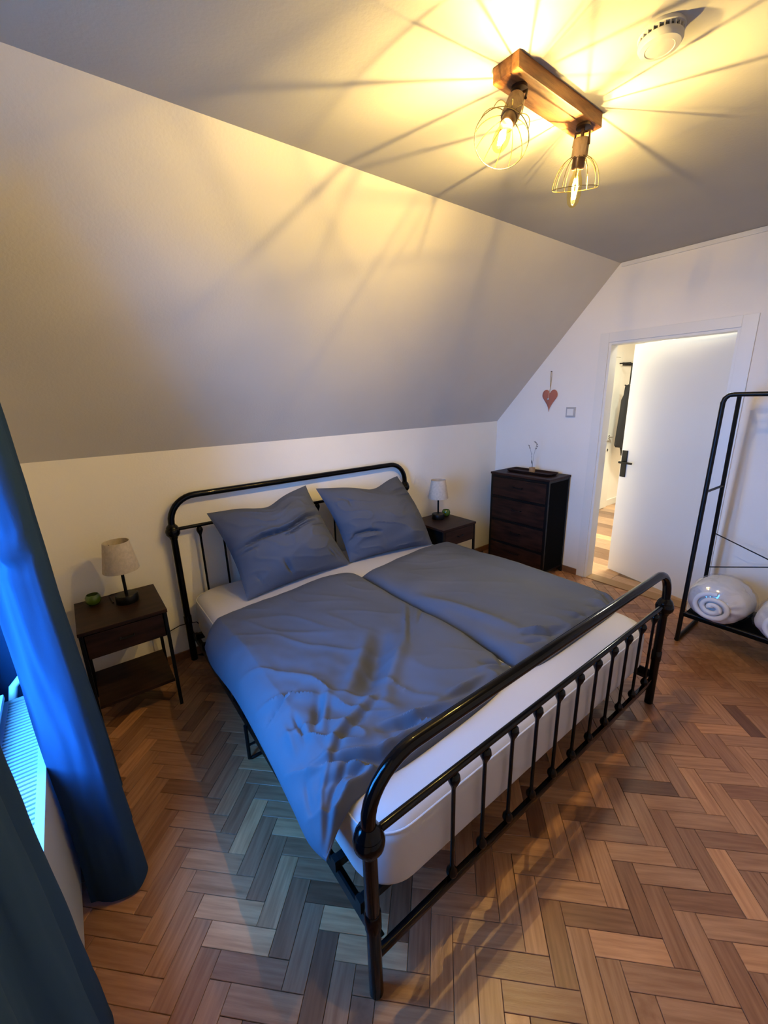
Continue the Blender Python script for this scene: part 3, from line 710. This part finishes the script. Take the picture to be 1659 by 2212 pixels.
obj('lamp_cord', tube(nb(), [(0.47, -0.2, 0.607), (0.46, -0.08, 0.609), (0.52, -0.048, 0.60), (0.60, -0.035, 0.42), (0.66, -0.03, 0.27), (0.72, -0.03, 0.24), (0.80, -0.03, 0.262), (0.90, -0.03, 0.25), (1.0, -0.03, 0.08)], 0.003, 8), M_blackm, None, True, 'thin black lamp cord running from the nightstand behind the bed post', 'cord')
def candle(loc, label):
    t = thing('candle_holder', loc, label, 'candle holder', 'green glass candle holders')
    obj('bowl', lathe(nb(), [(0.016, 0), (0.024, 0.003), (0.034, 0.016), (0.038, 0.032), (0.036, 0.048), (0.029, 0.060), (0.026, 0.0605), (0.033, 0.046), (0.030, 0.02), (0.004, 0.012)], n=28), M_green, t, True)
    obj('candle', lathe(nb(), [(0.018, 0.013), (0.018, 0.030), (0.002, 0.031)], n=16), M_down, t, True)
    return t
cd = candle((0.385, -0.145, 0.604), 'small olive green glass candle holder on the nightstand beside the curtain')
copy_thing(cd, (3.055, -0.225, 0.604), 'small green glass candle holder on the nightstand near the chest of drawers')

# ------------------------------------------------------------------ chest of drawers
cx0, cx1, cy0, cy1 = 3.668, 4.008, -0.852, -0.236
ch = thing('chest_of_drawers', ((cx0+cx1)/2, (cy0+cy1)/2, 0), 'tall dark brown chest with four drawers in the corner by the door', 'chest of drawers')
hx, hy = (cx1-cx0)/2, (cy1-cy0)/2
obj('top', box(nb(), -hx-0.006, hx, -hy-0.006, hy+0.006, 0.918, 0.938, 0.003), M_dwood_y, ch)
bm = nb()
for sx in (-1, 1):
    for sy in (-1, 1):
        x, y = sx*(hx-0.011), sy*(hy-0.011); box(bm, x-0.011, x+0.011, y-0.011, y+0.011, 0, 0.9178, 0.001)
for z in (0.06, 0.250, 0.474, 0.700, 0.905):
    for sy in (-1, 1): box(bm, -hx+0.022, hx-0.022, sy*(hy-0.011)-0.008, sy*(hy-0.011)+0.008, z-0.010, z+0.010)
    box(bm, -hx+0.003, -hx+0.018, -hy+0.022, hy-0.022, z-0.010, z+0.010)
obj('frame', bm, M_blackm, ch)
bm = nb(); box(bm, -hx+0.03, hx-0.01, -hy+0.006, -hy+0.0028, 0.07, 0.90); box(bm, hx-0.006, hx-0.003, -hy+0.02, hy-0.02, 0.07, 0.90); box(bm, -hx+0.03, hx-0.01, hy-0.006, hy-0.0028, 0.07, 0.90)
obj('side_panel', bm, M_blackf, ch)
zs = (0.07, 0.260, 0.484, 0.710); ze = (0.240, 0.464, 0.690, 0.895)
for a, b in zip(zs, ze):
    d = obj('drawer', box(nb(), -hx-0.002, -hx+0.012, -hy+0.024, hy-0.024, a+0.004, b-0.002, 0.003), M_dwood_y, ch)
    obj('pull', tube(nb(), [(-hx-0.002, -0.05, (a+b)/2+0.02), (-hx-0.02, -0.05, (a+b)/2+0.02), (-hx-0.02, 0.05, (a+b)/2+0.02), (-hx-0.002, 0.05, (a+b)/2+0.02)], 0.004, 8), M_blackm, d)
    obj('bin', box(nb(), -hx+0.013, hx-0.02, -hy+0.024, hy-0.024, a+0.006, b-0.012), M_blackf, d)
# tray and sprigs
ty = thing('tray', (3.850, -0.555, 0.938), 'dark wooden tray with raised rim on the chest of drawers', 'tray')
bm = nb(); TX, TY = 0.085, 0.235
def tray_ring(ax, ay, z, n=10, r=0.03):
    out = []
    for (sx, sy, a0) in ((1, 1, 0), (-1, 1, 90), (-1, -1, 180), (1, -1, 270)):
        for k in range(n+1):
            a = math.radians(a0+90*k/n); out.append((sx*(ax-r)+r*math.cos(a), sy*(ay-r)+r*math.sin(a), z))
    return out
prs = [tray_ring(TX-0.015, TY-0.015, 0.0), tray_ring(TX, TY, 0.024), tray_ring(TX-0.006, TY-0.006, 0.024), tray_ring(TX-0.02, TY-0.02, 0.006)]
R = [[bm.verts.new(p) for p in r] for r in prs]; n = len(R[0])
for A, B in zip(R, R[1:]):
    for k in range(n): bm.faces.new((A[k], A[(k+1) % n], B[(k+1) % n], B[k]))
bm.faces.new(R[0][::-1]); bm.faces.new(R[-1])
obj('tray_body', bm, M_dwood_y, ty, True)
vs = thing('bud_vase', (3.860, -0.552, 0.9445), 'small tan holder with thin dried sprigs standing in the dark tray', 'vase')
obj('holder', lathe(nb(), [(0.026, 0), (0.027, 0.002), (0.027, 0.044), (0.024, 0.046), (0.018, 0.044), (0.004, 0.040)], n=24), M_tan, vs, True)
for pts in ([(0, 0, 0.035), (0.0, 0.004, 0.09), (0.002, 0.016, 0.15), (0.0, 0.012, 0.18)], [(0, 0, 0.035), (0.0, -0.002, 0.10), (0.0, -0.010, 0.17), (0.0, -0.022, 0.225), (0.0, -0.030, 0.26), (0.0, -0.020, 0.285)], [(0, 0, 0.035), (0.0, 0.012, 0.15), (0.0, 0.032, 0.215), (0.0, 0.052, 0.25)]):
    obj('stem', tube(nb(), pts, 0.0012, 6), M_sprig, vs, True)
def leaf(bm, c, d, L_, W_2):
    c = Vector(c); d = Vector(d).normalized(); s = d.cross(Vector((1, 0, 0))).normalized()
    a = [c, c+d*L_*.4+s*W_2, c+d*L_, c+d*L_*.4-s*W_2]; f = [bm.verts.new(v+Vector((0.0008, 0, 0))) for v in a]; g = [bm.verts.new(v-Vector((0.0008, 0, 0))) for v in a]
    bm.faces.new(f); bm.faces.new(g[::-1])
    for k in range(4): bm.faces.new((f[k], f[(k+1) % 4], g[(k+1) % 4], g[k]))
for c, d in (((0, 0.003, 0.07), (0, 0.3, 1)), ((0, 0.034, 0.215), (0, 0.5, 1)), ((0, 0.042, 0.235), (0, 0.7, 1)), ((0, -0.020, 0.215), (0, -0.7, 0.7)), ((0, -0.027, 0.235), (0, -0.8, .6)), ((0, -0.031, 0.25), (0, -0.3, .9)), ((0, -0.028, 0.265), (0, 0.4, .9)), ((0, -0.022, 0.28), (0, 0.9, .2))):
    bm = nb(); leaf(bm, c, d, 0.024 if c[2] > 0.1 else 0.05, 0.005); obj('leaf', bm, M_sprig, vs)

# ------------------------------------------------------------------ heart, switch, smoke alarm
ht = thing('heart_ornament', (4.018, -0.580, 1.70), 'coral red felt heart hanging by a string on the end wall', 'ornament')
poly = []
for k in range(48):
    t = 2*math.pi*k/48; a = 16*math.sin(t)**3; b = 13*math.cos(t)-5*math.cos(2*t)-2*math.cos(3*t)-math.cos(4*t)
    bb = b/12.0
    if bb < 0: bb = -(abs(bb)**1.05)*1.05
    poly.append((a/16*0.076*(1-0.35*max(0, min(1, -b/12.0))**0.8), bb*0.07-0.082 if bb > 0 else bb*0.085-0.082))
bm = nb()
N_ = 6
ctr = Vector((-0.004, 0, -0.085))
rings = []
for side in (1,):
    pass
outer = [Vector((0, a, b)) for a, b in poly]
def heart_side(sgn):
    prev = [bm.verts.new(p) for p in outer] if sgn > 0 else heart_side.base
    if sgn > 0: heart_side.base = prev
    for s, h in ((0.93, 0.006), (0.8, 0.009), (0.55, 0.011)):
        cur = [bm.verts.new(ctr*(1-s)+p*s + Vector((-sgn*h*0.7, 0, 0))) for p in outer]
        for k in range(48): bm.faces.new((prev[k], prev[(k+1) % 48], cur[(k+1) % 48], cur[k]))
        prev = cur
    bm.faces.new(prev)
heart_side(1); heart_side(-1)
obj('heart', bm, M_heart, ht, True)
obj('string', tube(nb(), [(-0.010, 0.0, -0.035), (-0.006, -0.003, 0.0), (-0.002, 0.003, 0.05), (-0.003, 0.006, 0.10), (-0.002, 0.003, 0.143), (-0.002, -0.004, 0.143), (-0.003, -0.007, 0.10), (-0.004, -0.006, 0.05), (-0.006, -0.003, 0.0)], 0.0018, 6), M_string, ht, True)
obj('nail', tube(nb(), [(0.0085, 0, 0.145), (-0.010, 0, 0.146)], 0.003, 8), M_blackm, ht, True)
obj('bell', lathe(nb(), [(0.003, 0.010), (0.008, 0.006), (0.010, 0.0), (0.008, -0.006), (0.002, -0.009)], (-0.018, 0.002, -0.095), n=14), M_bell, ht, True)
obj('bell_thread', tube(nb(), [(-0.010, 0, -0.02), (-0.014, 0.001, -0.06), (-0.018, 0.002, -0.087)], 0.001, 6), M_white, ht, True)
sw = thing('light_switch', (4.026, -0.792, 1.490), 'white square light switch between heart ornament and door', 'light switch')
obj('cover', box(nb(), -0.010, 0.0, -0.043, 0.043, -0.043, 0.043, 0.003), M_rad, sw)
obj('rocker', box(nb(), -0.016, -0.0101, -0.029, 0.029, -0.029, 0.029, 0.001), M_white, sw)
sa = thing('smoke_alarm', (1.900, -2.125, 2.595), 'round white smoke alarm on the ceiling beyond the lamp', 'smoke alarm')
obj('mount', lathe(nb(), [(0.054, -0.0002), (0.056, -0.006), (0.056, -0.010), (0.050, -0.012)], n=40), M_grey, sa, True)
obj('vent_ring', lathe(nb(), [(0.046, -0.010), (0.046, -0.022)], n=40), M_greyd, sa, True)
obj('body', lathe(nb(), [(0.040, -0.021), (0.053, -0.0215), (0.054, -0.030), (0.049, -0.038), (0.036, -0.041), (0.034, -0.0395), (0.020, -0.042), (0.004, -0.0425)], n=40), M_grey, sa, True)
for k in range(24):
    a = 2*math.pi*k/24; c, s = math.cos(a), math.sin(a)
    bm = nb(); prism(bm, [(-0.0015, 0), (0.0015, 0), (0.0015, 0.011), (-0.0015, 0.011)], (0.0465*c, 0.0465*s, -0.0217), (-s, c, 0), (0, 0, 1), 0.006)
    obj('vent_rib', bm, M_grey, sa)

# ------------------------------------------------------------------ ceiling lamp with two caged filament bulbs
cl = thing('ceiling_lamp', (1.875, -1.820, 2.595), 'rustic wooden bar ceiling lamp with two lit caged bulbs', 'ceiling lamp')
LO = Vector((1.875, -1.820, 2.595))
def LL(x, y, z): return Vector((x, y, z)) - LO
bm = nb(); box(bm, -0.243, 0.240, -0.047, 0.043, -0.044, 0.0, 0.004)
for v in bm.verts: v.co += Vector((0.004*noise.noise(v.co*30), 0.003*noise.noise(v.co*22+Vector((5, 0, 0))), 0.0)); v.co.z = min(v.co.z, -0.0002)
obj('wooden_bar', bm, M_rustic, cl)
def head(pivot, ring_c, kind):
    P, Rc = LL(*pivot), LL(*ring_c); ax = (Rc-P).normalized(); Ltot = (Rc-P).length
    u, v = frame_from(ax)
    br = nb(); lathe(br, [(0.024, 0.0), (0.024, -0.008), (0.006, -0.010), (0.006, -0.020)], (P.x, P.y, -0.0445), n=20)
    tube(br, [(P.x, P.y, -0.060), P + ax*0.004, P + ax*0.03], 0.006, 10)
    yk = nb()
    tube(yk, [P + ax*0.012 + u*0.030 + ax*0.03, P + ax*0.004 + u*0.026, P + ax*0.004 - u*0.026, P + ax*0.012 - u*0.030 + ax*0.03], 0.004, 8)
    obj('bracket', br, M_brown, cl, True); obj('yoke', yk, M_brown, cl, True)
    s0 = 0.030 if kind == 1 else 0.018
    s1 = s0+(0.082 if kind == 1 else 0.055)
    so = obj('socket', lathe(nb(), [(0.020, s0), (0.026, s0+0.003), (0.027, s1-0.004), (0.024, s1)], P, ax, 24), M_driftw, cl, True)
    obj('bulb_holder', lathe(nb(), [(0.021, s1), (0.021, s1+0.030), (0.018, s1+0.034)], P, ax, 24), M_brown, cl, True)
    # cage
    r0, r1 = 0.0235, 0.078; z0, z1 = s1-0.004, Ltot
    def cp(t, a):
        r = r0 + (r1-r0)*math.sin(t*math.pi/2)**0.85; return P + ax*(z0+(z1-z0)*(1-math.cos(t*math.pi/2))*0.55 + ax.length*(z1-z0)*0.45*t) + (u*math.cos(a)+v*math.sin(a))*r
    cage = obj('cage', tube(nb(), [cp(1, 2*math.pi*k/40) for k in range(40)], 0.0013, 6, closed=True), M_wire, cl, True)
    obj('collar', tube(nb(), [cp(0, 2*math.pi*k/24) for k in range(24)], 0.0022, 6, closed=True), M_wire, cage, True)
    for k in range(12):
        a = 2*math.pi*k/12; obj('cage_wire', tube(nb(), [cp(t/8, a) for t in range(9)], 0.0012, 6), M_wire, cage, True)
    # bulb
    g0 = s1+0.030; gl = 0.115 if kind == 2 else 0.105
    bulb = obj('bulb', lathe(nb(), [(0.011, g0), (0.013, g0+0.012), (0.020, g0+0.030), (0.0235, g0+0.050), (0.0235, g0+gl-0.035), (0.019, g0+gl-0.014), (0.010, g0+gl-0.003), (0.002, g0+gl)], P, ax, 24), M_bulb, cl, True)
    fb = nb()
    for k in range(4):
        a = 2*math.pi*k/4+0.4; e1 = (u*math.cos(a)+v*math.sin(a))
        tube(fb, [P+ax*(g0+0.028)+e1*0.004, P+ax*(g0+gl*0.45)+e1*0.010, P+ax*(g0+gl-0.025)+e1*0.005], 0.0028, 6)
    obj('filament', fb, M_fil, bulb, True)
    for k, f in enumerate((0.36, 0.56, 0.76)):
        c = P + ax*(g0+gl*f) + u*0.004*(k-1)
        d = bpy.data.lights.new('filament_light', 'POINT'); d.energy = BULB_POWER/3; d.color = (1.0, 0.725, 0.325); d.shadow_soft_size = 0.0032
        lo = bpy.data.objects.new('filament_light', d); COL.objects.link(lo); lo.parent = bulb; lo.location = c
head((1.700, -1.822, 2.535), (1.580, -1.857, 2.370), 1)
head((2.045, -1.838, 2.535), (2.074, -1.807, 2.380), 2)

# ------------------------------------------------------------------ clothes rack
rk = thing('clothes_rack', (3.7, -2.45, 0), 'tall open black metal clothes rack standing by the door', 'clothes rack')
def K(x, y, z): return (x-3.7, y+2.45, z)
ya, yb = -1.987, -2.95
R0 = 0.0135
for y, s in ((ya, -1), (yb, 1)):
    pts = [K(3.500, y, 0.014), K(3.506, y, 0.10), K(3.560, y, 1.575), K(3.562, y+s*0.006, 1.600), K(3.565, y+s*0.022, 1.618), K(3.566, y+s*0.045, 1.622)]
    p = obj('front_post', tube(nb(), pts, R0, 14), M_blackm, rk, True)
    p2 = obj('rear_post', tube(nb(), [K(3.885, y+s*0.005, 0.014), K(3.878, y+s*0.005, 0.30), K(3.800, y+s*0.005, 1.35) if False else K(3.83, y+s*0.012, 1.0), K(3.785, y+s*0.02, 1.618)], R0*0.9, 14), M_blackm, rk, True)
    obj('foot_bar', tube(nb(), [K(3.490, y, 0.014), K(3.895, y, 0.014)], R0, 14), M_blackm, rk, True)
    obj('cross_link', tube(nb(), [K(3.54, y, 1.035), K(3.828, y+s*0.012, 1.035)], 0.008, 10), M_blackm, rk, True)
    obj('top_link', tube(nb(), [K(3.566, y+s*0.02, 1.618), K(3.785, y+s*0.02, 1.618)], R0*0.9, 12), M_blackm, rk, True)
obj('hanging_bar', tube(nb(), [K(3.566, ya-0.045, 1.622), K(3.566, yb+0.045, 1.622)], R0, 14), M_blackm, rk, True)
obj('rear_bar', tube(nb(), [K(3.785, ya-0.02, 1.618), K(3.785, yb+0.02, 1.618)], R0*0.9, 12), M_blackm, rk, True)
obj('shelf', box(nb(), *[q for q in (K(3.50, 0, 0)[0], K(3.885, 0, 0)[0])], K(0, yb, 0)[1]+0.012, K(0, ya, 0)[1]-0.012, 0.190, 0.208, 0.003), M_blackf, rk)
bm = nb(); tube(bm, [K(3.510, ya, 0.213), K(3.510, yb, 0.213)], 0.010, 10); obj('shelf_rail', bm, M_blackm, rk, True)
obj('brace_wire', tube(nb(), [K(3.862, ya, 0.70), K(3.862, yb, 0.36)], 0.004, 8), M_blackm, rk, True)
obj('brace_wire', tube(nb(), [K(3.868, ya, 0.44), K(3.868, yb, 0.74)], 0.004, 8), M_blackm, rk, True)

# ------------------------------------------------------------------ rolled bedding in clear bags, on the shelf
def roll(name, cy, rw, rh, x0, x1, seed, label, ang=0.0):
    t = thing(name, ((x0+x1)/2, cy, 0.2085), label, 'rolled bedding', 'rolled bedding in clear bags on the rack shelf', rz=ang)
    Lx = (x1-x0); n, m = 64, 40
    def surf(grow, wr):
        bm = nb(); R = []
        for i in range(m+1):
            q = i/m; xx = -Lx/2 + Lx*q
            prof = (max(0.0, 1-abs(2*q-1)**4.5))**0.42
            if i in (0, m): prof = 0.25
            row = []
            for k in range(n):
                a = 2*math.pi*k/n; c, s = math.cos(a), math.sin(a)
                f = 1 + 0.07*noise.noise(Vector((c*1.5+seed, s*1.5, q*2.5))) + wr*noise.noise(Vector((c*4, s*4+seed, q*9)))
                f += -0.045*max(0, 1-abs(((a-q*0.9-0.9) % (2*math.pi))-1.0)/0.10)      # lap of the roll
                yy = (rw+grow)*prof*f*c; zz = (rh+grow)*prof*f*s
                zz = max(zz, -rh*0.90-grow*0.0)
                row.append(bm.verts.new((xx + 0.012*noise.noise(Vector((c*3, s*3, seed)))*(1 if q < .5 else -1), yy, zz + rh*0.90+0.002)))
            R.append(row)
        for A, B in zip(R, R[1:]):
            for k in range(n): bm.faces.new((A[k], A[(k+1) % n], B[(k+1) % n], B[k]))
        return bm, R
    bm, R = surf(0, 0.03)
    # spiral end, facing the room
    bm.faces.new(R[0][::-1]); bm.faces.new(R[-1])
    obj('roll', bm, M_down, t, True)
    sp = nb(); pts = []
    for k in range(90):
        a = k*0.16; rr = 0.10+0.72*k/90
        pts.append((-Lx/2-0.004-0.012*(1-rr)+0.022*max(0, rr-0.55), rw*rr*0.80*math.cos(a), rh*rr*0.80*math.sin(a)+rh*0.90))
    tube(sp, pts, [0.016+0.007*noise.noise(Vector((k*0.12, seed, 0))) for k in range(90)], 10)
    obj('rolled_end', sp, M_down, t, True)
    bm, R = surf(0.010, 0.075)
    bm.faces.new(R[0][::-1]); bm.faces.new(R[-1])
    for v in bm.verts:
        v.co.x *= 1.05; v.co.z = max(v.co.z, 0.0006)
        v.co += Vector((0, 0, 0))*0
    obj('clear_bag', bm, M_film, t, True)
    return t
roll('rolled_duvet', -2.150, 0.162, 0.135, 3.470, 3.80, 1.3, 'white rolled duvet in clear plastic on the rack shelf, nearest the door', 0.0)
roll('rolled_duvet', -2.500, 0.160, 0.128, 3.450, 3.80, 7.9, 'second white roll in clear plastic on the rack shelf, cut by the frame')
